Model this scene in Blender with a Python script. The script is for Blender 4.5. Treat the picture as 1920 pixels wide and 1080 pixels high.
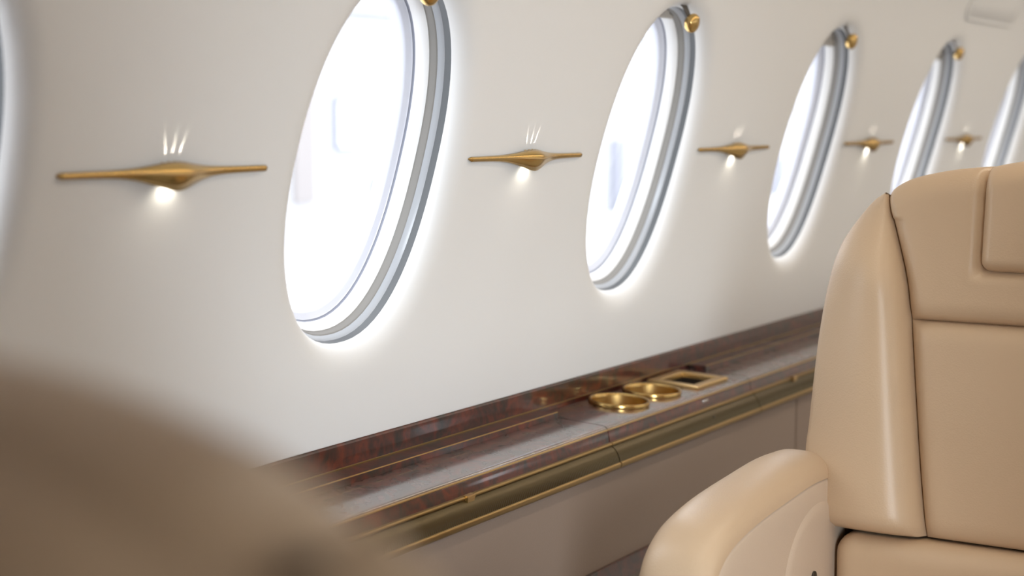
import bpy, bmesh, math, random
from mathutils import Vector, Matrix
random.seed(4)
for o in list(bpy.data.objects): bpy.data.objects.remove(o, do_unlink=True)
SC = bpy.context.scene
COL = SC.collection
ZC = 1.10                      # eye height above the cabin floor; x runs along the cabin, +y is the window wall
PI = math.pi

# ------------------------------------------------------------------ camera
FPX = 3000.0
pitch = math.atan2(540-218, FPX)
yaw = math.atan2(2825-960, FPX/math.cos(pitch))
F = Vector((math.cos(yaw)*math.cos(pitch), math.sin(yaw)*math.cos(pitch), -math.sin(pitch)))
R = Vector((math.sin(yaw), -math.cos(yaw), 0)); U = R.cross(F)
cam_d = bpy.data.cameras.new('camera'); cam = bpy.data.objects.new('camera', cam_d); COL.objects.link(cam)
cam.matrix_world = Matrix(((R.x, U.x, -F.x, 0), (R.y, U.y, -F.y, 0), (R.z, U.z, -F.z, ZC), (0, 0, 0, 1)))
cam_d.sensor_width = 36; cam_d.lens = 36*FPX/1920
cam_d.clip_start = .02; cam_d.clip_end = 200
cam_d.dof.use_dof = True; cam_d.dof.focus_distance = 2.15; cam_d.dof.aperture_fstop = 3.1
SC.camera = cam

# ------------------------------------------------------------------ world, exposure
W = bpy.data.worlds.new('overcast_sky'); SC.world = W; W.use_nodes = True
bgn = W.node_tree.nodes['Background']
bgn.inputs[0].default_value = (.92, .96, 1.0, 1); bgn.inputs[1].default_value = 5.4
SC.view_settings.view_transform = 'Standard'; SC.view_settings.look = 'None'
SC.view_settings.gamma = 1; SC.view_settings.use_curve_mapping = False
SC.view_settings.exposure = -0.03
# hazy low sun coming in through an added, unseen doorway behind the camera and the windows across the aisle
sun_d = bpy.data.lights.new('hazy_sun_offscreen', 'SUN'); sun_d.energy = 5.6; sun_d.angle = math.radians(20); sun_d.color = (.85, .93, 1.0)
sun = bpy.data.objects.new('hazy_sun_offscreen', sun_d); COL.objects.link(sun)
sun.rotation_euler = Vector((1.15, 1.0, -.17)).to_track_quat('-Z', 'Y').to_euler()
SC.cycles.use_denoising = True
SC.cycles.max_bounces = 12; SC.cycles.diffuse_bounces = 6; SC.cycles.transparent_max_bounces = 16
SC.cycles.caustics_reflective = False; SC.cycles.caustics_refractive = False
SC.cycles.sample_clamp_indirect = 6.0
CEIL_W = 7.0; CEIL_COL = (1, .89, .75)      # both ceiling strips alike

# ------------------------------------------------------------------ materials
def new_mat(name):
    m = bpy.data.materials.new(name); m.use_nodes = True
    nt = m.node_tree; return m, nt, nt.nodes['Principled BSDF']
def mat(name, col, rough=.5, metal=0, coat=0, coat_rough=.05, bump=None, var=None, spec=.5, sheen=0):
    m, nt, b = new_mat(name)
    b.inputs['Base Color'].default_value = (*col, 1); b.inputs['Roughness'].default_value = rough
    b.inputs['Metallic'].default_value = metal; b.inputs['Coat Weight'].default_value = coat
    b.inputs['Coat Roughness'].default_value = coat_rough; b.inputs['Specular IOR Level'].default_value = spec
    b.inputs['Sheen Weight'].default_value = sheen
    tc = nt.nodes.new('ShaderNodeTexCoord')
    if var:
        n = nt.nodes.new('ShaderNodeTexNoise'); n.inputs['Scale'].default_value = var[0]; n.inputs['Detail'].default_value = 4
        nt.links.new(tc.outputs['Object'], n.inputs['Vector'])
        mx = nt.nodes.new('ShaderNodeMix'); mx.data_type = 'RGBA'
        mx.inputs[6].default_value = (*col, 1); mx.inputs[7].default_value = (*[c*var[1] for c in col], 1)
        nt.links.new(n.outputs['Fac'], mx.inputs[0]); nt.links.new(mx.outputs[2], b.inputs['Base Color'])
    if bump:
        n = nt.nodes.new('ShaderNodeTexNoise' if len(bump) < 3 else 'ShaderNodeTexVoronoi')
        n.inputs['Scale'].default_value = bump[0]
        nt.links.new(tc.outputs['Object'], n.inputs['Vector'])
        bp = nt.nodes.new('ShaderNodeBump'); bp.inputs['Strength'].default_value = bump[1]; bp.inputs['Distance'].default_value = .0006
        nt.links.new(n.outputs[0], bp.inputs['Height']); nt.links.new(bp.outputs[0], b.inputs['Normal'])
    return m
def burl_mat(name, ior=1.6):
    m, nt, b = new_mat(name)
    tc = nt.nodes.new('ShaderNodeTexCoord')
    n1 = nt.nodes.new('ShaderNodeTexNoise'); n1.inputs['Scale'].default_value = 26; n1.inputs['Detail'].default_value = 6; n1.inputs['Distortion'].default_value = 1.6
    n2 = nt.nodes.new('ShaderNodeTexNoise'); n2.inputs['Scale'].default_value = 130; n2.inputs['Detail'].default_value = 3
    nt.links.new(tc.outputs['Object'], n1.inputs['Vector']); nt.links.new(tc.outputs['Object'], n2.inputs['Vector'])
    ad = nt.nodes.new('ShaderNodeMath'); ad.operation = 'MULTIPLY_ADD'; ad.inputs[1].default_value = .3; nt.links.new(n2.outputs['Fac'], ad.inputs[0]); nt.links.new(n1.outputs['Fac'], ad.inputs[2])
    cr = nt.nodes.new('ShaderNodeValToRGB'); e = cr.color_ramp.elements
    e[0].position = .47; e[0].color = (.005, .002, .0015, 1); e[1].position = .86; e[1].color = (.125, .017, .005, 1)
    x = e.new(.62); x.color = (.040, .006, .003, 1)
    nt.links.new(ad.outputs[0], cr.inputs[0]); nt.links.new(cr.outputs[0], b.inputs['Base Color'])
    b.inputs['Roughness'].default_value = .35; b.inputs['Coat Weight'].default_value = 1; b.inputs['Coat Roughness'].default_value = .08; b.inputs['Coat IOR'].default_value = ior
    return m
M = dict(
    wall=mat('wall_vinyl', (.84, .84, .835), .5, bump=(900, .15), spec=.35),
    ceiling=mat('ceiling_fabric', (.70, .64, .56), .8),
    floor=mat('carpet', (.50, .485, .465), .95, bump=(600, .6)),
    white=mat('white_plastic', (.82, .82, .82), .35),
    track=mat('grey_track', (.085, .09, .095), .4),
    lightring=mat('pale_grey_plastic', (.42, .44, .47), .3),
    taupe=mat('taupe_plastic', (.25, .24, .225), .5),
    seal=mat('grey_seal', (.27, .29, .36), .5),
    frame=mat('pane_frame', (.66, .68, .76), .25),
    gold=mat('polished_gold', (.60, .40, .15), .22, 1),
    gold2=mat('satin_gold', (.62, .43, .20), .34, 1),
    gold3=mat('aged_gold', (.36, .24, .10), .36, 1),
    cupgold=mat('cup_gold', (.60, .40, .15), .35, 1),
    dark=mat('dark_bronze', (.055, .045, .035), .4, .6),
    bronze=mat('bronze_fascia', (.105, .08, .042), .36, 1),
    burl=burl_mat('burl_lacquer', 1.45), burl_top=burl_mat('burl_high_gloss', 3.6), burl_satin=burl_mat('burl_satin', 1.2),
    leather=mat('beige_leather', (.60, .44, .29), .37, bump=(420, .22, 1), var=(5, .93), spec=.45),
    leather2=mat('pale_leather', (.58, .46, .35), .46, bump=(420, .2, 1), spec=.4),
    taupe_leather=mat('taupe_leather', (.27, .205, .165), .55, bump=(420, .3, 1), spec=.35),
    silver=mat('silver', (.75, .75, .78), .25, 1),
    shade=mat('window_shade', (.62, .59, .55), .8),
)
def glass():
    m, nt, b = new_mat('window_glass'); nt.nodes.remove(b)
    t = nt.nodes.new('ShaderNodeBsdfTransparent'); g = nt.nodes.new('ShaderNodeBsdfGlossy'); g.inputs['Roughness'].default_value = .02
    t.inputs[0].default_value = (.96, .96, .98, 1)
    mx = nt.nodes.new('ShaderNodeMixShader'); mx.inputs[0].default_value = .06
    nt.links.new(t.outputs[0], mx.inputs[1]); nt.links.new(g.outputs[0], mx.inputs[2]); nt.links.new(mx.outputs[0], nt.nodes['Material Output'].inputs[0])
    return m
M['glass'] = glass()
def emis(name, col, s):
    m, nt, b = new_mat(name); b.inputs['Base Color'].default_value = (*col, 1)
    b.inputs['Emission Color'].default_value = (*col, 1); b.inputs['Emission Strength'].default_value = s; return m
M['lens'] = emis('lamp_lens', (1, .93, .78), 14)
M['diffuser'] = emis('ceiling_diffuser', (1, .84, .62), 4)

# ------------------------------------------------------------------ mesh helpers
def obj(name, verts, faces, m, parent=None, smooth=True, angle=None):
    off = parent.location if parent is not None and parent.parent is None else (parent['org'] if parent is not None else Vector())
    off = Vector(off)
    me = bpy.data.meshes.new(name); me.from_pydata([tuple(Vector(v)-off) for v in verts], [], faces); me.update()
    bm = bmesh.new(); bm.from_mesh(me); bmesh.ops.remove_doubles(bm, verts=bm.verts, dist=1e-6); bmesh.ops.recalc_face_normals(bm, faces=bm.faces)
    bm.to_mesh(me); bm.free()
    me.materials.append(m)
    if smooth:
        me.polygons.foreach_set('use_smooth', [True]*len(me.polygons))
        if angle: me.set_sharp_from_angle(angle=math.radians(angle))
    o = bpy.data.objects.new(name, me); COL.objects.link(o)
    if parent is not None:
        o.parent = parent
    o['org'] = list(off) if parent is not None else [0, 0, 0]
    return o
def thing(name, loc, label, cat, group=None, kind=None):
    o = bpy.data.objects.new(name, None); COL.objects.link(o); o.location = loc; o.empty_display_size = .05
    tag(o, label, cat, group, kind); return o
def tag(o, label, cat, group=None, kind=None):
    o['label'] = label; o['category'] = cat
    if group: o['group'] = group
    if kind: o['kind'] = kind
    return o
def copy_tree(o, parent=None):
    c = o.copy(); COL.objects.link(c); c.parent = parent
    for ch in list(o.children): copy_tree(ch, c)
    return c
def loft(rings, closed=True, cap0=False, cap1=False):
    n = len(rings[0]); v = [p for r in rings for p in r]; f = []
    for i in range(len(rings)-1):
        for j in range(n if closed else n-1):
            k = (j+1) % n
            f.append((i*n+j, i*n+k, (i+1)*n+k, (i+1)*n+j))
    if cap0: f.append(tuple(range(n)))
    if cap1: f.append(tuple((len(rings)-1)*n+j for j in range(n)))
    return v, f
def prism(name, prof, xa, xb, m, parent, nx=1, **k):
    """closed (y, z) profile, z relative to eye height, run along x"""
    rings = [[(xa+(xb-xa)*i/nx, y, z+ZC) for y, z in prof] for i in range(nx+1)]
    v, f = loft(rings, True, True, True)
    return obj(name, v, f, m, parent, **k)
def box(name, x0, x1, y0, y1, z0, z1, m, parent, bev=.002):
    bm = bmesh.new(); bmesh.ops.create_cube(bm, size=1)
    for v in bm.verts: v.co = Vector(((x0+x1)/2+v.co.x*(x1-x0), (y0+y1)/2+v.co.y*(y1-y0), (z0+z1)/2+v.co.z*(z1-z0)))
    if bev: bmesh.ops.bevel(bm, geom=list(bm.edges), offset=bev, segments=3 if bev < .02 else 6, affect='EDGES', profile=.5)
    vs = [tuple(v.co) for v in bm.verts]; fs = [tuple(v.index for v in f.verts) for f in bm.faces]; bm.free()
    return obj(name, vs, fs, m, parent, smooth=True, angle=None if bev >= .02 else 40)
def lathe(name, c, prof, m, parent, n=64, axis=Vector((0, 0, 1)), caps=True, **k):
    a = Vector(axis).normalized(); t = a.orthogonal().normalized(); b = a.cross(t)
    rings = [[tuple(Vector(c)+a*h+(t*math.cos(2*PI*j/n)+b*math.sin(2*PI*j/n))*r) for j in range(n)] for r, h in prof]
    v, f = loft(rings, True, caps, caps)
    return obj(name, v, f, m, parent, **k)
def interp(xs, ys, x):
    if x <= xs[0]: return ys[0]
    for i in range(len(xs)-1):
        if x <= xs[i+1]:
            t = (x-xs[i])/(xs[i+1]-xs[i])
            # monotone-ish cubic (Catmull-Rom with finite differences)
            def sl(j):
                if j == 0: return (ys[1]-ys[0])/(xs[1]-xs[0])
                if j == len(xs)-1: return (ys[-1]-ys[-2])/(xs[-1]-xs[-2])
                return (ys[j+1]-ys[j-1])/(xs[j+1]-xs[j-1])
            h = xs[i+1]-xs[i]; m0 = sl(i)*h; m1 = sl(i+1)*h
            return (2*t**3-3*t*t+1)*ys[i]+(t**3-2*t*t+t)*m0+(-2*t**3+3*t*t)*ys[i+1]+(t**3-t*t)*m1
    return ys[-1]

# ------------------------------------------------------------------ cabin shell
Y0, Z0 = 1.1881, -.061          # wall at window centre
PITCH = .737
XW0 = 1.616                    # first full window
WINS = range(-4, 6)
WX = [XW0+PITCH*i for i in WINS]
XA, XB = WX[0]-PITCH/2, WX[-1]+PITCH/2
def lean(s):
    if s < -.25: return math.radians(9.4+min(1, (-.25-s)/.06)*3.6)
    if s < .26: return math.radians(15.6+(s*4 if s > 0 else s*25))
    return math.radians(16.6)+(s-.26)/.62
PS = {}
def build_profile():
    ds = .002; y, z, s = Y0, Z0, 0.0; pts = [(0.0, y, z, lean(0))]
    while lean(s) < PI/2:
        a = lean(s+ds/2); y -= math.sin(a)*ds; z += math.cos(a)*ds; s += ds; pts.append((s, y, z, lean(s)))
    top = s; lo = []; y, z, s = Y0, Z0, 0.0
    while z > -1.10:
        a = lean(s-ds/2) if s > -.5 else math.radians(12.6)*max(0, 1+(s+.5)/.3); y += math.sin(a)*ds; z -= math.cos(a)*ds; s -= ds; lo.append((s, y, z, a))
    return lo[::-1]+pts, top, s
PROF, STOP, SBOT = build_profile()
def surf(x, s, d=0.0, side=1):
    i = (s-SBOT)/.002; i = max(0, min(len(PROF)-2, int(i))); p, q = PROF[i], PROF[i+1]; t = (s-p[0])/(q[0]-p[0])
    y = p[1]+(q[1]-p[1])*t; z = p[2]+(q[2]-p[2])*t; a = p[3]
    return (x, side*(y+math.cos(a)*d), z+math.sin(a)*d+ZC)
AW, BW, NE = .153, .2385, 2.22    # oval half width, half height, superellipse exponent
SH = .36; HP = PITCH/2
NA = 96
angs = sorted(set([2*PI*i/NA for i in range(NA)]+[math.atan2(sy*SH, sx*HP) % (2*PI) for sx in (1, -1) for sy in (1, -1)]))
def oval(a, o):
    w, h = AW-o, BW-o
    r = (abs(math.cos(a)/w)**NE+abs(math.sin(a)/h)**NE)**(-1/NE)
    return r*math.cos(a), r*math.sin(a)
def rect(a):
    c, s = math.cos(a), math.sin(a); r = min(HP/abs(c) if abs(c) > 1e-9 else 9e9, SH/abs(s) if abs(s) > 1e-9 else 9e9); return r*c, r*s
def ring(xw, o, d, side=1):
    if d > .023: d = .023+(d-.023)*.74; o *= .85
    return [surf(xw+x, s, d, side) for x, s in (oval(a, o) for a in angs)]
LIP = [(-.034, 0), (-.026, .0010), (-.0185, .003), (-.012, .0065), (-.0065, .011), (-.0025, .0165), (0, .023)]
DX0, DX1, DTOP = -1.25, -.45, .60
def wall(name, side, label):
    v, f = [], []
    def add(r):
        b = len(v); v.extend(r[0]); f.extend([tuple(b+i for i in q) for q in r[1]])
    xlo = XA if side > 0 else XW0-HP
    for i, xw in zip(WINS, WX):
        if side < 0 and i < 0: continue
        if i < -1:          # solid bay, no window
            add(loft([[surf(x, -SH+2*SH*k/24, 0, side) for x in (xw-HP, xw+HP)] for k in range(25)], closed=False)); continue
        rings = []
        for k in range(9):
            t = k/8; rr = []
            for a in angs:
                rx, rs = rect(a); ox, os_ = oval(a, LIP[0][0]); rr.append(surf(xw+rx+(ox-rx)*t, rs+(os_-rs)*t, 0, side))
            rings.append(rr)
        for o, d in LIP[1:]: rings.append(ring(xw, o, d, side))
        add(loft(rings))
    for s0, s1, n in ((SBOT, -SH, 24), (SH, STOP, 30)):
        add(loft([[surf(x, s0+(s1-s0)*k/n, 0, side) for x in (xlo, XB)] for k in range(n+1)], closed=False))
    if side < 0:                                  # wall around the added, unseen doorway
        for x0, x1, s0 in ((XA, DX0, SBOT), (DX0, DX1, DTOP), (DX1, xlo, SBOT)):
            add(loft([[surf(x, s0+(STOP-s0)*k/60, 0, side) for x in (x0, x1)] for k in range(61)], closed=False))
    o = obj(name, v, f, M['wall']); tag(o, label, 'wall', kind='structure'); return o
wall('wall_left', 1, 'off-white curved cabin sidewall pierced by tall oval windows')
wall('wall_right', -1, 'off-white curved cabin sidewall across the aisle')
def added_door_frame():  # unseen doorway, added so daylight reaches the window wall from behind the camera
    t = thing('added_door', surf(-.85, SBOT, .03, -1), 'unseen open doorway, added in the wall across the aisle for daylight', 'door', None, 'structure')
    def bar(nm, pts):
        r = [[surf(x+a, s_+b, d, -1) for a, b, d in ((-ex, -es, -.012), (ex, es, -.012), (ex, es, .10), (-ex, -es, .10))] for x, s_, ex, es in pts]
        v, f = loft(r, True, True, True); obj(nm, v, f, M['white'], t, smooth=False)
    ss = [SBOT+(DTOP-SBOT)*k/24 for k in range(25)]
    bar('jamb', [(DX0, q_, .02, 0) for q_ in ss]); bar('jamb', [(DX1, q_, .02, 0) for q_ in ss]); bar('head', [(DX0, DTOP, 0, .02), (DX1, DTOP, 0, .02)])
    ld = bpy.data.lights.new('added_door_portal_offscreen', 'AREA'); ld.shape = 'RECTANGLE'; ld.size = .78; ld.size_y = 1.6; ld.cycles.is_portal = True
    lo = bpy.data.objects.new('added_door_portal_offscreen', ld); COL.objects.link(lo); lo.parent = t
    lo.location = Vector((-.85, -1.42, .85))-t.location; lo.rotation_euler = Vector((0, 1, 0)).to_track_quat('-Z', 'Z').to_euler()
added_door_frame()
YT, ZT = PROF[-1][1], PROF[-1][2]
def quad(name, pts, m, label, cat):
    o = obj(name, pts, [(0, 1, 2, 3)], m, smooth=False); tag(o, label, cat, kind='structure'); return o
quad('ceiling', [(XA, YT, ZT+ZC), (XB, YT, ZT+ZC), (XB, -YT, ZT+ZC), (XA, -YT, ZT+ZC)], M['ceiling'], 'warm beige fabric cabin ceiling', 'ceiling')
quad('floor', [(XA, 1.45, 0), (XB, 1.45, 0), (XB, -1.45, 0), (XA, -1.45, 0)], M['floor'], 'brown carpeted cabin floor', 'floor')
for nm, x, lb in (('wall_front', XB, 'beige bulkhead at the far end of the cabin'), ('wall_back', XA, 'dark burl wood bulkhead behind the dark seat')):
    quad(nm, [(x, 1.45, 0), (x, -1.45, 0), (x, -1.45, 2), (x, 1.45, 2)], M['ceiling'] if x > 0 else M['burl'], lb, 'wall')

o = prism('added_partition', [(-.38, -1.10)]+[(p[1]-.006, p[2]-.004) for p in PROF[::12]]+[(-.38, ZT-.004)], -.23, -.19, M['burl'], None, smooth=False); tag(o, 'unseen dark burl partition, added to shade the dark blurred seat', 'wall', kind='structure')  # unseen partition, added to keep doorway light off the near seat
# ------------------------------------------------------------------ apron and low building outside
M['concrete'] = mat('pale_concrete', (.60, .60, .60), .9, var=(.5, .92)); M['bwall'] = mat('white_cladding', (.34, .34, .35), .8)
M['bpanel'] = mat('lavender_panel', (.162, .164, .192), .6); M['brose'] = mat('rose_panel', (.205, .188, .184), .7)
quad('ground', [(-90, 1.9, -1.45), (90, 1.9, -1.45), (90, 90, -1.45), (-90, 90, -1.45)], M['concrete'], 'pale concrete apron outside the windows', 'ground')
t = thing('hangar_building', (30, 22, -1.45), 'low pale building across the apron, washed out behind the windows', 'building')
box('wall', 2, 110, 20, 24, -1.45, 3.2, M['bwall'], t, 0); box('roof', 1.5, 110.5, 19.6, 24.4, 3.2, 3.5, M['bwall'], t, 0)
for k in range(14):
    x0 = 6+k*5.2; box('door_panel', x0, x0+.7+.35*(k % 3), 19.85, 19.99, -1.45, -.2+.35*(k % 4), M['bpanel'], t, 0)
    box('wall_panel', x0+2.6, x0+3.0+.25*(k % 2), 19.9, 19.99, -.6, 2.4-.5*(k % 3), M['brose'], t, 0)
    w_ = box('window', x0+3.9, x0+4.7, 19.88, 19.99, .4, 1.5, M['bpanel'], t, 0); box('pane', x0+4.0, x0+4.6, 19.86, 19.879, .5, 1.4, M['frame'], w_, 0)
# ------------------------------------------------------------------ windows
def pane_fan(xw, o, d, side):
    r = ring(xw, o, d, side); return r+[surf(xw, 0, d, side)], [(i, (i+1) % len(r), len(r)) for i in range(len(r))]
def window(xw, side, label, shade=None, full=True, num=1):
    t = thing('window_1', surf(xw, -BW, .05, side), label, 'window', None, 'structure')
    def band(name, prof, m):
        v, f = loft([ring(xw, o, d, side) for o, d in prof]); return obj(name, v, f, m, t)
    band('shade_track', [(0, .023), (.0005, .029), (.0015, .036)], M['track'])
    band('outer_bezel', [(.0015, .036), (.003, .038), (.005, .042), (.007, .047)], M['lightring'])
    band('bezel_groove', [(.007, .047), (.009, .049), (.009, .060), (.011, .062)], M['taupe'])
    band('inner_bezel', [(.011, .062), (.0125, .064), (.015, .068), (.018, .075), (.020, .085)], M['white'])
    band('seal', [(.020, .085), (.021, .088), (.0225, .0885)], M['seal'])
    band('pane_frame', [(.0225, .0885), (.024, .091), (.031, .095), (.034, .1), (.035, .12)], M['frame'])
    v, f = pane_fan(xw, .0335, .098, side); obj('pane', v, f, M['glass'], t)
    if shade is not None:
        # pleated shade hanging just below the head of the opening
        pts = []; N = 40; rows = []
        for k in range(6):
            s = BW-.004-(BW-.004-shade)*k/5
            hw = (AW-.008)*(max(0, 1-abs(s/(BW-.006))**NE))**(1/NE)+1e-4
            rows.append([surf(xw+hw*(2*j/N-1), s, .050+(.002 if k % 2 else 0), side) for j in range(N+1)])
        v, f = loft(rows, closed=False); obj('pleated_shade', v, f, M['shade'], t)
    if full:
        # knob on a dark bracket at the head of the opening
        def P(x, s, d): return Vector(surf(xw+x, s, d, side))
        c = P(0, .221, -.012); n = (P(0, .221, -.03)-P(0, .221, 0)).normalized()
        k = lathe('shade_knob', c, [(.0005, -.010), (.0095, -.010), (.0138, -.006), (.0156, -.001), (.0156, .002), (.0138, .006), (.009, .0085), (.0005, .0093)], M['gold'], t, 40, axis=n, angle=50)
        rr = []
        for s_, q_, rad in ((.250, .020, .0110), (.246, .012, .0110), (.239, .005, .009), (.229, -.003, .0065), (.222, -.009, .0055)):
            cc = P(0, s_, q_); up = (P(0, .22, q_)-P(0, .2, q_)+P(0, .22, .02)-P(0, .22, 0)).normalized()
            rr.append([tuple(cc+up*math.sin(2*PI*j/16)*rad+Vector((1, 0, 0))*math.cos(2*PI*j/16)*rad*1.15) for j in range(16)])
        v, f = loft(rr, True, True, True); obj('knob_bracket', v, f, M['dark'], k)
    ld = bpy.data.lights.new('window_%d_portal%s' % (num, '' if side > 0 and xw < 5 else '_offscreen'), 'AREA'); ld.shape = 'RECTANGLE'; ld.size = .26; ld.size_y = .42; ld.cycles.is_portal = True
    lo = bpy.data.objects.new(ld.name, ld); COL.objects.link(lo)
    p = Vector(surf(xw, 0, .104, side)); q = Vector(surf(xw, 0, 0, side)); lo.location = p-t.location
    lo.rotation_euler = (q-p).to_track_quat('-Z', 'Y').to_euler(); lo.parent = t
    return t
ORD = ['first', 'second', 'third', 'fourth', 'fifth', 'sixth', 'seventh', 'eighth', 'ninth']
wn = 0
for i, xw in zip(WINS, WX):
    if i < -1: continue
    wn += 1
    lb = {-1: 'oval cabin window right above the dark blurred seat', 0: 'oval cabin window with gold knob before the cup holders, between first and second lamps', 1: 'oval cabin window with gold knob over the cup holders, between second and third lamps',
          2: 'oval cabin window beside the beige seat, between third and fourth lamps', 3: 'oval cabin window behind the beige seat, between fourth and fifth lamps', 4: 'oval cabin window behind the beige seat, just past the fifth lamp'}.get(i, 'oval cabin window farther along the window wall')
    w = window(xw, 1, lb, {2: .196, 3: .19}.get(i, .214), True, wn); w.name = 'window_%d' % wn
for i, xw in zip(WINS, WX):
    if i < 0: continue
    wn += 1
    w = window(xw, -1, 'oval cabin window in the wall across the aisle', None, False, wn); w.name = 'window_%d' % wn; w['group'] = 'windows across the aisle'

# ------------------------------------------------------------------ ceiling light strips (out of frame, they wash the cabin)
for sy, lb in ((1, 'warm ceiling light strip above the window-side seats'), (-1, 'warm ceiling light strip above the aisle side')):
    t = thing('ceiling_light_strip', (2.0, sy*.46, ZT+ZC-.02), lb, 'light')
    box('housing', 1.0, XB-.4, sy*.46-.04, sy*.46+.04, ZT+ZC-.03, ZT+ZC-.002, M['white'], t, .004)
    dif = box('diffuser', 1.02, XB-.42, sy*.46-.03, sy*.46+.03, ZT+ZC-.034, ZT+ZC-.028, M['diffuser'], t, .001); dif.name = 'diffuser_%s_offscreen' % ('window_side' if sy > 0 else 'aisle_side')
    ld = bpy.data.lights.new('ceiling_strip_%s_offscreen' % ('window_side' if sy > 0 else 'aisle_side'), 'AREA'); ld.shape = 'RECTANGLE'; ld.size = XB-1.46; ld.size_y = .06; ld.energy = CEIL_W; ld.color = CEIL_COL
    lo = bpy.data.objects.new(ld.name, ld); COL.objects.link(lo); lo.parent = t; lo.location = ((1.02+XB-.42)/2-2.0, 0, -.02)

# ------------------------------------------------------------------ wall lamps
def lamp(x, label):
    base = Vector(surf(x, .004, 0)); t = thing('wall_lamp', base, label, 'lamp', 'gold spindle wall lamps between the windows')
    L = .155; N = 72
    q0 = Vector(surf(x, .014, 0))-base; upv = q0.normalized(); nin = Vector((0, -upv.z, upv.y)) if upv.z > 0 else Vector((0, -1, 0))
    nin = Vector((0, -math.cos(lean(0)), -math.sin(lean(0))))
    def sec(xx):
        b = math.exp(-(abs(xx)/.042)**1.8); e = min(1, (L-abs(xx))/.004); e = max(.15, math.sqrt(max(e, 0)))
        taper = 1-.25*abs(xx)/L
        hu = (.0044*taper+.0085*b)*e; hd = (.0042*taper+.0058*b)*e; pr = (.0075*taper+.017*b)*e
        pts = [(0, .2*hu), (.30*pr, hu), (.6*pr, .95*hu), (.85*pr, .75*hu), (.96*pr, .55*hu), (pr, .30*hu), (.98*pr, -.1*hd), (.9*pr, -.6*hd), (.74*pr, -hd-.006*b*e), (.35*pr, -hd*.5), (0, -.2*hd)]
        return [tuple(base+Vector((xx, 0, 0))+nin*p+upv*h) for p, h in pts]
    rings = [sec(L*math.copysign(abs(2*k/N-1)**1.0, 2*k/N-1)) for k in range(N+1)]
    v, f = loft([r[:6] for r in rings], False); obj('upper_shell', v, f, M['gold'], t)
    v, f = loft([r[5:] for r in rings], False); obj('lower_shell', v, f, M['gold'], t)
    for r_ in (rings[0], rings[-1]): obj('end_cap', r_, [tuple(range(len(r_)))], M['gold'], t, smooth=False)
    # thin raised ridge line along the belly
    rr = []
    for k in range(41):
        xx = .075*(2*k/40-1); b = math.exp(-(abs(xx)/.042)**1.8); pr = .0075*(1-.25*abs(xx)/L)+.017*b; r = .0011*math.sqrt(max(.02, 1-(xx/.076)**2))
        rr.append([tuple(base+Vector((xx, 0, 0))+nin*(pr+r*math.cos(2*PI*j/8))+upv*(.30*(.0044+.0085*b)+r*1.2*math.sin(2*PI*j/8))) for j in range(8)])
    v, f = loft(rr, True, True, True); obj('ridge', v, f, M['gold2'], t)
    # lens below
    c = base+nin*.0055-upv*.0065
    lathe('lens', c, [(.0005, 0), (.0045, 0), (.0045, -.0008), (.0005, -.0008)], M['lens'], t, 20, axis=upv)
    # little vent ribs on the crown
    for j in range(5):
        xx = (j-2)*.0085; b = math.exp(-(abs(xx)/.042)**1.8); hu = .0036+.0085*b; pr = .0065+.017*b
        cc = base+Vector((xx, 0, 0))+nin*(.32*pr)+upv*(hu*.98)
        rr = [[tuple(cc+nin*dn+Vector((dx, 0, 0))+upv*du) for dx, du in ((-.0012, -.001), (-.0008, .0008), (.0008, .0008), (.0012, -.001))] for dn in (-.003, .003)]
        v, f = loft(rr, True, True, True); obj('vent_rib', v, f, M['gold2'], t, smooth=False)
    def spot(loc, tgt, w, ang, blend, size, sx=1.0):
        ld = bpy.data.lights.new('lamp_spot', 'SPOT'); ld.energy = w; ld.spot_size = math.radians(ang); ld.spot_blend = blend; ld.shadow_soft_size = size; ld.color = (1, .92, .76)
        o = bpy.data.objects.new('lamp_spot', ld); COL.objects.link(o); o.parent = t
        zz = (loc-tgt).normalized(); xx = (Vector((1, 0, 0))-zz*zz.x).normalized(); yy = zz.cross(xx)
        o.matrix_local = Matrix(((xx.x*sx, yy.x, zz.x, loc.x-base.x), (xx.y*sx, yy.y, zz.y, loc.y-base.y), (xx.z*sx, yy.z, zz.z, loc.z-base.z), (0, 0, 0, 1)))
    d0 = base+nin*.0075-upv*.013
    spot(d0, d0-upv*.10-nin*.034, .060, 150, .8, .005)
    for dx, tx in ((-.008, -.030), (0, .002), (.008, .030)):
        u0 = base+Vector((dx, 0, 0))+nin*.0019+upv*.0100
        spot(u0, u0+upv*.07-nin*.0080+Vector((tx*.6, 0, 0)), .26, 10, .9, .0004)
    return t
for i in range(5):
    lamp(1.238+.724*i, 'gold spindle wall lamp, %s along the wall from the dark blurred seat' % ORD[i])

# ------------------------------------------------------------------ service panel high on the sidewall
t = thing('service_panel', surf(3.95, .30, 0), 'flush rounded overhead service panel high on the wall past the third lamp', 'panel')
def rrect(cx, cs, hx, hs, r, n=8):
    p = []
    for qx, qs, a0 in ((1, 1, 0), (-1, 1, 90), (-1, -1, 180), (1, -1, 270)):
        for k in range(n+1):
            a = math.radians(a0+90*k/n); p.append((cx+qx*(hx-r)+r*math.cos(a), cs+qs*(hs-r)+r*math.sin(a)))
    return p
rings = []
for ins, d in ((0, .001), (0, -.004), (.003, -.006), (.006, -.006), (.008, -.003), (.010, -.003), (.013, -.007), (.05, -.007), (.07, -.007)):
    rings.append([surf(x, s, d) for x, s in rrect(4.02, .40, .22-ins, .10-ins, max(.035-ins, .012))])
v, f = loft(rings, True, False, True); obj('cover', v, f, M['wall'], t)

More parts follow.
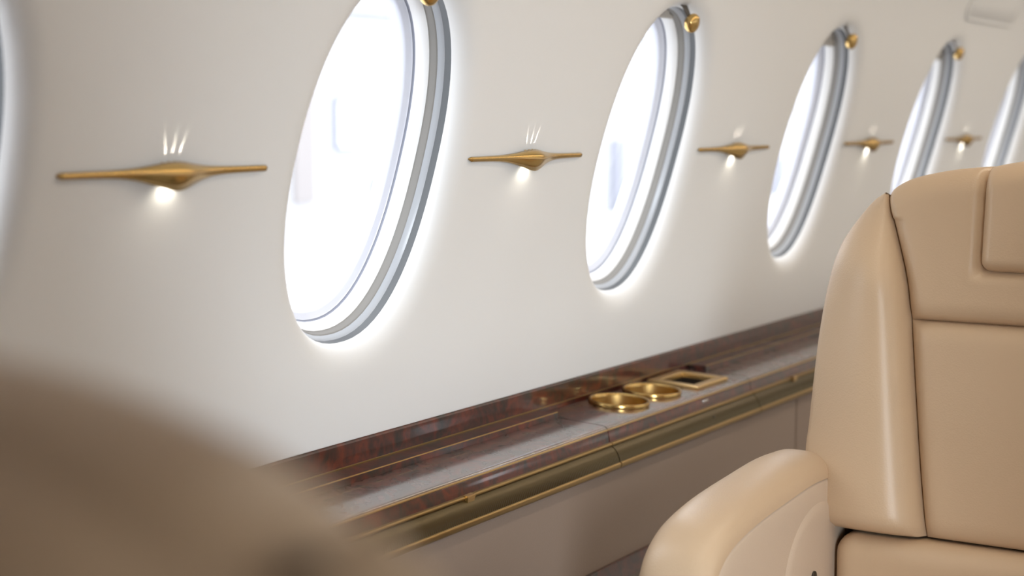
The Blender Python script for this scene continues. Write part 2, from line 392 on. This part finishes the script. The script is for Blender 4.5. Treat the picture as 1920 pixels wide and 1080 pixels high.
# ------------------------------------------------------------------ wooden side ledge
XJ1, XJ2 = 2.12, 2.660
GAP = .0012
U0 = thing('wood_upstand', (2, 1.275, ZC-.457), 'dark red burl wood upstand along the foot of the white wall', 'trim')
UY = min(p[1] for p in PROF if p[2] < -.42)
prism('burl_board', [(1.264, -.4545), (1.264, -.426), (1.266, -.4235), (UY-.001, -.4225), (UY-.001, -.47), (1.264, -.47)], XA, XB, M['burl'], U0, 1, angle=30)
prism('gold_line', [(1.264, -.4566), (1.2630, -.4566), (1.2630, -.4552), (1.264, -.4548)], XA, XB, M['gold3'], U0, smooth=False)
def bullnose(z):  # top lid, rounded inner edge
    return [(1.1520-.012*math.sin(PI/2*k/8), z+(-.4745-z)*(1-math.cos(PI/2*k/8))) for k in range(9)]
RIBP = .0046
TILT = .055
def ZT_(y): return -.4663+(y-1.2085)*TILT      # ledge top falls gently towards the cabin
def ledge(xa, xb, label, console=False):
    t = thing('side_ledge', ((xa+xb)/2, 1.19, ZC-.535), label, 'ledge')
    xa += GAP; xb -= GAP
    if not console:
        prism('channel', [(1.2625, -.4565), (1.226, -.4565), (1.226, -.4665), (1.2625, -.49)], xa, xb, M['burl'], t, angle=30)
        prism('channel_trim', [(1.2280, -.4565), (1.2280, -.4558), (1.2265, -.4556), (1.2258, -.4568)], xa, xb, M['gold3'], t, smooth=False)
        prism('lid', [(1.2255, ZT_(1.2255))]+bullnose(ZT_(1.152))+[(1.1400, -.4755), (1.2255, -.480)], xa, xb, M['burl_top'], t, angle=50)
    else:
        zt = ZT_(1.152); yb, yf = 1.2625, 1.152
        V, Fc = [], []
        def add(r):
            b = len(V); V.extend(r[0]); Fc.extend([tuple(b+i for i in q) for q in r[1]])
        def plain(x0, x1): add(([(x0, yb, ZT_(yb)+ZC), (x1, yb, ZT_(yb)+ZC), (x1, yf, ZT_(yf)+ZC), (x0, yf, ZT_(yf)+ZC)], [(0, 1, 2, 3)]))
        def holed(x0, x1, inner):
            cx = sum(p[0] for p in inner)/len(inner); cy = sum(p[1] for p in inner)/len(inner); out = []
            A = [math.atan2(p[1]-cy, p[0]-cx) for p in inner]
            cor = [(x0, yb), (x1, yb), (x1, yf), (x0, yf)]
            for a in A:
                c, s = math.cos(a), math.sin(a)
                r = min((x1-cx)/c if c > 1e-9 else 9, (x0-cx)/c if c < -1e-9 else 9, (yb-cy)/s if s > 1e-9 else 9, (yf-cy)/s if s < -1e-9 else 9)
                out.append((cx+r*c, cy+r*s))
            for q in cor:     # snap nearest to the corners
                i = min(range(len(out)), key=lambda i: (out[i][0]-q[0])**2+(out[i][1]-q[1])**2); out[i] = q
            add(loft([[(x, y, ZT_(y)+ZC) for x, y in out], [(x, y, ZT_(y)+ZC) for x, y in inner], [(x, y, ZT_(y)+ZC-.04) for x, y in inner]]))
        for c in CUPS: holed(c-.059, c+.059, [(c+.0465*math.cos(2*PI*k/64), CUPY+.0465*math.sin(2*PI*k/64)) for k in range(64)])
        def dens(x0, x1, y0, y1, n=10):
            p = []
            for (ax, ay), (bx, by) in (((x1, y0), (x1, y1)), ((x1, y1), (x0, y1)), ((x0, y1), (x0, y0)), ((x0, y0), (x1, y0))):
                p += [(ax+(bx-ax)*k/n, ay+(by-ay)*k/n) for k in range(n)]
            return p
        holed(TX0, TX1, dens(TX0+.016, TX1-.016, TY0+.016, TY1-.016))
        plain(xa, CUPS[0]-.059); plain(CUPS[1]+.059, TX0); plain(TX1, xb)
        pr = bullnose(zt)
        add(loft([[(x, y, z+ZC) for y, z in pr] for x in (xa, xb)], closed=False))
        for x in (xa, xb): add(([(x, y, z+ZC) for y, z in pr+[(1.14, -.4755), (yb, -.4755), (yb, ZT_(yb))]], [tuple(range(len(pr)+3))]))
        obj('console_top', V, Fc, M['burl_top'], t, angle=40)
    prism('gold_line', [(1.1402, -.4745), (1.1380, -.4748), (1.1375, -.4762), (1.1385, -.4772), (1.1402, -.4772)], xa, xb, M['gold2'], t, angle=60)
    prism('front_edge', [(1.1392, -.4770), (1.1382, -.4785), (1.1362, -.4900), (1.1352, -.4945), (1.16, -.4955), (1.16, -.4765)], xa, xb, M['burl'], t, angle=40)
    prism('upper_lip', [(1.1355, -.4942), (1.1322, -.4946), (1.1300, -.4962), (1.1300, -.4985), (1.1330, -.5005), (1.150, -.5005), (1.150, -.4945)], xa, xb, M['gold3'], t, angle=60)
    # finely ribbed bronze fascia
    pr = [(1.1315, -.4995), (1.1260, -.5040), (1.1215, -.5100), (1.1185, -.5165), (1.1170, -.5230)]
    rings = []; x = xa; lo, hi = max(xa, .9), min(xb, 3.2)
    xs = [xa] if xa < lo else []
    k = 0; x = lo
    while x < hi:
        xs.append(x); x += RIBP/2
    xs += [hi] if hi == xb else [hi, xb]
    for k, x in enumerate(xs):
        d = .0008 if (k % 2 and lo < x < hi) else 0
        rings.append([(x, y+d*.8, z+d*.5+ZC) for y, z in pr]+[(x, 1.150, -.523+ZC), (x, 1.150, -.4995+ZC)])
    v, f = loft(rings, True, True, True); obj('ribbed_fascia', v, f, M['bronze'], t, angle=20)
    prism('lower_lip', [(1.1185, -.5222), (1.1150, -.5235), (1.1140, -.5262), (1.1155, -.5310), (1.1180, -.5325), (1.150, -.5325), (1.150, -.5222)], xa, xb, M['gold3'], t, angle=60)
    prism('underside', [(1.122, -.5325), (1.120, -.5352), (1.150, -.5352), (1.150, -.5325)], xa, xb, M['taupe_leather'], t, smooth=False)
    return t
CUPS = (2.288, 2.406); CUPY = 1.2085
TX0, TX1, TY0, TY1 = 2.487, 2.612, 1.160, 1.258
A = ledge(XA, XJ1, 'glossy burl wood ledge section beside the dark blurred seat, up to the cup holders')
B = ledge(XJ1, XJ2, 'short glossy burl ledge section holding the two cup holders', True)
Cc = ledge(XJ2, XB, 'glossy burl wood ledge section running behind the beige seat')
def latch(x, par):
    rr = [[(x+dx*w, y, z+ZC) for dx in (-1, 1)] for y, z, w in ((1.1330, -.4935, .0095), (1.1270, -.4938, .0095), (1.1262, -.4955, .0092), (1.1275, -.5035, .0078), (1.1310, -.5045, .0075))]
    v, f = loft([[r[0], r[1]] for r in rr], closed=False)
    n = len(rr); v2 = [(p[0], 1.1345, p[2]) for p in v]; base = len(v)
    f2 = f+[tuple(i+base for i in q) for q in f]+[(2*i, 2*i+2, base+2*i+2, base+2*i) for i in range(n-1)]+[(2*i+1, 2*i+3, base+2*i+3, base+2*i+1) for i in range(n-1)]+[(0, 1, base+1, base), (2*n-2, 2*n-1, base+2*n-1, base+2*n-2)]
    obj('latch', v+v2, f2, M['gold2'], par, angle=40)
latch(1.722, A); latch(2.852, Cc)
box('silver_plate', 2.456, 2.478, 1.1362, 1.1385, ZC-.4850, ZC-.4812, M['silver'], B, .0008)
lathe('screw', (2.469, 1.1215, ZC-.510), [(.0005, -.002), (.0026, -.002), (.0026, .0006), (.0005, .001)], M['dark'], B, 16, axis=(0, -1, .5))

for c, lb in zip(CUPS, ('round gold cup holder set in the burl ledge, farther from the square tray', 'round gold cup holder set in the burl ledge, next to the square tray')):
    t = thing('cup_holder', (c, CUPY, ZC-.50), lb, 'cup holder', 'gold cup holders in the ledge')
    zt = ZC+ZT_(CUPY)
    lathe('rim', (c, CUPY, zt), [(.0465, .0002), (.0500, .0002), (.0505, .0010), (.0502, .0055), (.0492, .0068), (.0474, .0068), (.0462, .0058), (.0460, .0002), (.0465, .0002)], M['gold'], t, 72, axis=(0, -TILT, 1), caps=False, angle=50)
    v, f = loft([[(c+r*math.cos(2*PI*j/72), CUPY+r*math.sin(2*PI*j/72), zt+h+TILT*r*math.sin(2*PI*j/72)) for j in range(72)] for r, h in ((.0460, .004), (.0452, -.030), (.0440, -.038), (.040, -.040))], True, False, True)
    obj('cup_wall', v, f, M['cupgold'], t, angle=40)
t = thing('ledge_tray', ((TX0+TX1)/2, (TY0+TY1)/2, ZC-.49), 'rectangular gold-framed recessed tray set in the burl ledge', 'tray')
def rr2(i, z): return [(x, y, ZC+ZT_(y)+z) for x, y in ((TX0+i, TY0+i), (TX1-i, TY0+i), (TX1-i, TY1-i), (TX0+i, TY1-i))]
v, f = loft([rr2(0, .0002), rr2(0, .0035), rr2(.0015, .005), rr2(.015, .005), rr2(.0175, .003), rr2(.0175, -.004)]); obj('frame', v, f, M['gold2'], t, smooth=False)
v, f = loft([rr2(.0175, -.004), rr2(.0175, -.018)], True, False, True); obj('well', v, f, M['dark'], t, smooth=False)
box('sliding_lid', TX0+.019, TX1-.05, TY0+.0185, TY1-.019, ZC-.4668-.013, ZC-.4668-.008, M['silver'], t, .001)

# ------------------------------------------------------------------ lower sidewall panels
def side_panel(xa, xb, label):
    t = thing('lower_side_panel', ((xa+xb)/2, 1.14, .02), label, 'panel')
    box('leather_board', xa, xb, 1.128, 1.16, .02, ZC-.5355, M['taupe_leather'], t, .004)
    box('burl_strip', xa+.001, xb-.001, 1.1225, 1.1290, ZC-.714, ZC-.680, M['burl_satin'], t, .0015)
side_panel(XA+.02, 2.862, 'taupe leather lower side panel with a burl strip, under the ledge')
side_panel(2.866, XB-.02, 'taupe leather lower side panel behind the beige seat')

# ------------------------------------------------------------------ passenger seats
OU = [(.341, .40), (.344, .52), (.3445, .641), (.3425, .6635), (.339, .739), (.335, .799), (.326, .868), (.310, .928), (.276, .981), (.227, 1.013), (.154, 1.029)]
SEAMU = [(.166, .50), (.173, .537), (.184, .608), (.198, .715), (.2115, .822), (.2217, .880), (.2405, .945), (.2555, .992)]
REC = .12; VB = .53
def wb(v): return -(v-VB)*REC
def seamu(v): return interp([p[1] for p in SEAMU], [p[0] for p in SEAMU], v)
def topv(u):
    u = abs(u); return interp([0, .10, .154, .19, .227, .2555, .27], [1.034, 1.033, 1.029, 1.023, 1.013, .996, .983], u)
def q(d, r):
    if d <= 0: return 0.0
    if d >= r: return 1.0
    return math.sqrt(1-(1-d/r)**2)
def edge_samples(n, k=2.0):
    o = []
    for i in range(n+1):
        t = 2*i/n-1; o.append(.5+.5*math.copysign(1-(1-abs(t))**k, t))
    return o
def seat(label, leather, shellm):
    t = thing('passenger_seat', (0, 0, 0), label, 'seat')
    def P(u, v, w): return (-(w+wb(v)), u, v)
    def PB(u, v, w): return (-w, u, v)
    G = -.016
    # --- side bolsters
    for sg in (1, -1):
        rows = []; NT = 44
        for i in range(NT+1):
            tt = i/NT
            # matched parameter down both curves
            so = interp([0, .25, .5, .75, 1], [0, .30, .56, .79, 1], tt)
            vo = .530+(.9950-.530)*so; vs = .530+(.992-.530)*tt
            uo = interp([p[1] for p in OU[:9]]+[.9950], [p[0] for p in OU[:9]]+[.2580], vo); us = seamu(vs)
            fade = min(1, (1-tt)/.28); fade = fade*fade*(3-2*fade)
            row = []
            A_ = (.012+.046*fade)*(.35+.65*q(tt, .06))
            for k in range(23):
                s = k/22; u = us+(uo-us)*s; v = vs+(vo-vs)*s
                b = math.sin(PI*min(1, s**.62*.93))**.62 if s > 0 else 0
                w = G+A_*b
                row.append(P(sg*u, v, w))
            wl = G+A_*(math.sin(PI*.93)**.62)
            for du, dw in ((.003, -.008), (.003, -.022), (-.002, -.05), (-.012, -.08), (-.034, -.112)):
                row.append(P(sg*(uo+(du*fade if du > 0 else du)), vo+dw*.22*(1-fade), wl+dw))
            rows.append(row)
        v, f = loft(rows, closed=False); obj('side_bolster', v, f, leather, t)
    # --- lower back cushion
    U_ = edge_samples(56, 2.2); V_ = edge_samples(44, 2.2); rows = []
    v0, v1 = .529, .822
    for b in V_:
        v = v0+(v1-v0)*b; row = []
        for a in U_:
            su = seamu(v)-.0008; u = su*(2*a-1)
            d = q(su-abs(u), .030)*q(min(v-v0, v1-v), .030)
            row.append(P(u, v, G+.020*d+.010*(1-(u/su)**2)*math.sin(PI*b)))
        rows.append(row)
    vv, f = loft(rows, closed=False); obj('back_cushion', vv, f, leather, t)
    # --- upper back with pocket for the headrest pad
    HU, HV = .1205, .892
    rows = []; NB = 60
    wraps = [(0.0, -.030), (-.002, -.045), (-.008, -.065), (-.02, -.085)]
    U2 = edge_samples(110, 1.6)
    for b in range(NB+1+len(wraps)):
        row = []
        for a in U2:
            if b <= NB:
                bb = edge_samples(NB, 1.8)[b] if False else 1-(1-b/NB)**1.6
                su = seamu(.822+(.992-.822)*min(1, bb))-.0008
                u = su*(2*a-1); tv = topv(u); v = .822+(tv-.822)*bb
                su = seamu(min(v, .992))-.0008; u = su*(2*a-1); tv = topv(u); v = .822+(tv-.822)*bb
                d = q(su-abs(u), .026 if v < .96 else .012)*q(v-.822, .028)
                # rounded-rect distance to headrest pocket
                dx = abs(u)-HU; dy = HV-v
                dist = max(dx, dy) if (dx < .012 and dy < .012) else math.hypot(max(dx, 0), max(dy, 0))
                hd = q(dist+.001, .016) if dist > -.001 else 0
                topr = tv-v; dr = q(topr, .035)
                row.append(P(u, v, G+.022*d*(.15+.85*hd)-.030*(1-dr)+.0))
                last = u
            else:
                dv, dw = wraps[b-NB-1]; su = seamu(.992)-.0008; u = su*(2*a-1); row.append(P(u, topv(u)+dv, G+dw))
        rows.append(row)
    vv, f = loft(rows, closed=False); obj('upper_back', vv, f, leather, t)
    # --- headrest pad
    rows = []; U3 = edge_samples(40, 2.2); NB = 40
    def htop(u): return 1.031+.014*(1-(u/HU)**2)
    for b in range(NB+1+5):
        row = []
        for a in U3:
            if b <= NB:
                bb = .5-.5*math.cos(PI*b/NB)
                tv = htop(HU*(2*a-1)); v = HV+.001+(tv-HV-.001)*bb
                cr = .016; hu = HU-.001
                if v-HV < cr: hu -= cr-math.sqrt(max(0, cr*cr-(cr-(v-HV))**2))
                u = hu*(2*a-1)
                d = q(hu-abs(u), .016)*q(v-HV, .018); dr = q(tv-v, .030)
                row.append(P(u, v, G+.028*d-.034*(1-dr)+.006*(1-(u/HU)**2)*math.sin(PI*min(1, bb*.9))))
            else:
                dv, dw = [(.001, -.045), (.0, -.06), (-.005, -.08), (-.014, -.098), (-.04, -.105)][b-NB-1]; u = (HU-.001)*(2*a-1); row.append(P(u, htop(u)+dv, G+dw))
        rows.append(row)
    vv, f = loft(rows, closed=False); obj('headrest_pad', vv, f, leather, t)
    # --- back shell
    out = [(u, v) for u, v in OU]
    out = [(interp([p[1] for p in OU[:9]], [p[0] for p in OU[:9]], .40+(.97-.40)*k/20), .40+(.97-.40)*k/20) for k in range(21)]
    out += [(.255, .991), (.227, 1.009), (.19, 1.019), (.154, 1.025), (.10, 1.029), (.05, 1.030), (0, 1.030)]
    full = out+[(-u, v) for u, v in out[-2::-1]]
    rings = []
    for ins, w in ((.010, -.020), (.004, -.045), (.004, -.08), (.012, -.105), (.026, -.124), (.05, -.134), (.10, -.139), (.20, -.141)):
        rings.append([P(u*(1-ins/.345), .72+(v-.72)*(1-ins/.32), w) for u, v in full])
    vv, f = loft(rings, True, False, True); obj('back_shell', vv, f, shellm, t)
    rows = []
    for b in edge_samples(24, 2.0):
        row = []
        for a in edge_samples(48, 2.0):
            u = .258*(2*a-1); vt = topv(u)-.002; vl = vt-.004-.046*math.sqrt(max(0, 1-(u/.258)**2)); v = vl+(vt-vl)*b
            e = topv(u)-v; shw = interp([0, .004, .012, .026, .05, .10], [-.060, -.085, -.105, -.124, -.134, -.139], e)
            row.append(P(u, v, shw+.003-.019*q(.258-abs(u)+.0001, .02)*q(v-vl+.0002, .010)*q(vt-v+.001, .010)))
        rows.append(row)
    vv, f = loft(rows, closed=False); obj('headrest_back', vv, f, shellm, t)
    # --- seat cushion
    def rbox(name, u0, u1, v0_, v1_, w0, w1, m, bev): return box(name, -w1, -w0, u0, u1, v0_, v1_, m, t, bev)
    rbox('seat_cushion', -.286, .286, .295, .415, .02, .50, leather, .035)
    rbox('lumbar_cushion', -.292, .292, .30, .5265, -.06, .028, leather, .030)
    rbox('seat_frame', -.27, .27, .262, .293, -.04, .46, M['dark'], .01)
    # --- armrests
    path = [(.004, .6335), (.075, .636), (.166, .631), (.267, .623), (.345, .609), (.390, .588), (.415, .560), (.428, .52), (.434, .46), (.436, .38), (.436, .26)]
    # smooth resample
    tq = list(range(len(path))); n = 60; sm = [(interp(tq, [p[0] for p in path], (len(path)-1)*k/n), interp(tq, [p[1] for p in path], (len(path)-1)*k/n)) for k in range(n+1)]
    for sg in (1, -1):
        arm = bpy.data.objects.new('armrest', None); COL.objects.link(arm); arm.parent = t; arm['org'] = [0, 0, 0]
        uc, hu, D = .350, .049, .032
        rows = []; inner = []
        for k, (w, v) in enumerate(sm):
            a, b = sm[max(0, k-1)], sm[min(n, k+1)]; tx, tv = b[0]-a[0], b[1]-a[1]; l = math.hypot(tx, tv); nx, nv = -tv/l, tx/l   # outward normal (up / forward)
            nx, nv = (-tv/l, tx/l); 
            if k == 0 or True:
                if nv < 0 or (abs(nv) < 1e-6 and nx < 0): pass
            nx, nv = -tv/l*1, tx/l*1
            row = []
            for j in range(25):
                ph = PI*j/24; cu = -math.cos(ph); uu = uc+hu*math.copysign(abs(cu)**.8, cu); off = -D+D*math.sin(ph)**.75
                row.append(PB(sg*uu, v+nv*off, w+nx*off))
            rows.append(row); inner.append((w-nx*D, v-nv*D))
        cen = Vector(PB(sg*uc, sm[0][1]-D*.75, sm[0][0]))
        ends = [[tuple(cen+(Vector(p)-cen)*sc+Vector((bk, 0, 0))) for p in rows[0]] for sc, bk in ((.55, .014), (.82, .011), (.95, .005))]
        vv, f = loft(ends+rows, closed=False, cap0=True); obj('armrest_cap', vv, f, leather, arm)
        # upholstered cheek panels under the cap
        for su, nm in ((uc-hu+.001, 'inner_cheek'), (uc+hu-.001, 'outer_cheek')):
            dirn = -1 if su < uc else 1
            inn = [p for p in inner[:-1]]
            rws = []
            for ins, dep in ((-.004, -.006), (0, -.003), (.002, 0), (.006, .001), (.03, .002)):
                rws.append([PB(sg*(su+dirn*dep), max(.25, v-ins), w) for w, v in inn])
            rws.append([PB(sg*(su+dirn*.002), .25, w) for w, v in inn])
            vv, f = loft(rws, closed=False); obj(nm, vv, f, M['leather2'] if leather is M['leather'] else leather, arm)
        # recessed oval dish on the inner cheek
        cw, cv = .06, .47
        rr = []
        for rad, dep in ((.115, .0015), (.108, .0045), (.100, .0055), (.05, .006)):
            rr.append([PB(sg*(uc-hu+.001-dep), max(.26, cv+rad*.92*math.sin(2*PI*j/48)), cw+rad*1.05*math.cos(2*PI*j/48)) for j in range(48)])
        vv, f = loft(rr, True, False, True); obj('cheek_pad', vv, f, M['leather2'] if leather is M['leather'] else leather, arm)
        c = PB(sg*(uc-hu-.004), .478, .082)
        lathe('recline_button', c, [(.0005, 0), (.008, 0), (.008, .003), (.0005, .004)], M['dark'], arm, 20, axis=(0, -sg, 0))
        rboxb = box('armrest_core', -.37, .02, min(sg*.32, sg*.38), max(sg*.32, sg*.38), .25, .56, M['dark'], None, .01)
        rboxb.parent = arm
    # --- pedestal
    rr = []
    for hw, hu_, v in ((.25, .22, .0), (.25, .22, .03), (.19, .17, .05), (.17, .15, .24), (.22, .22, .262)):
        rr.append([PB(uu, v, .2+ww) for ww, uu in ((hw, hu_), (hw, -hu_), (-hw, -hu_), (-hw, hu_))])
    vv, f = loft(rr, True, True, True); obj('pedestal', vv, f, M['dark'], t, smooth=False)
    return t
SEAT_X, SEAT_Y = 2.10, .470
s1 = seat('beige leather armchair seat with stitched headrest facing the dark seat', M['leather'], M['leather'])
s1.location = (SEAT_X, SEAT_Y, 0)
s2 = seat('leather seat turned away, its back in shade and out of focus', M['leather'], M['leather'])
s2.location = (.39, .497, 0); s2.rotation_euler = (0, 0, PI)
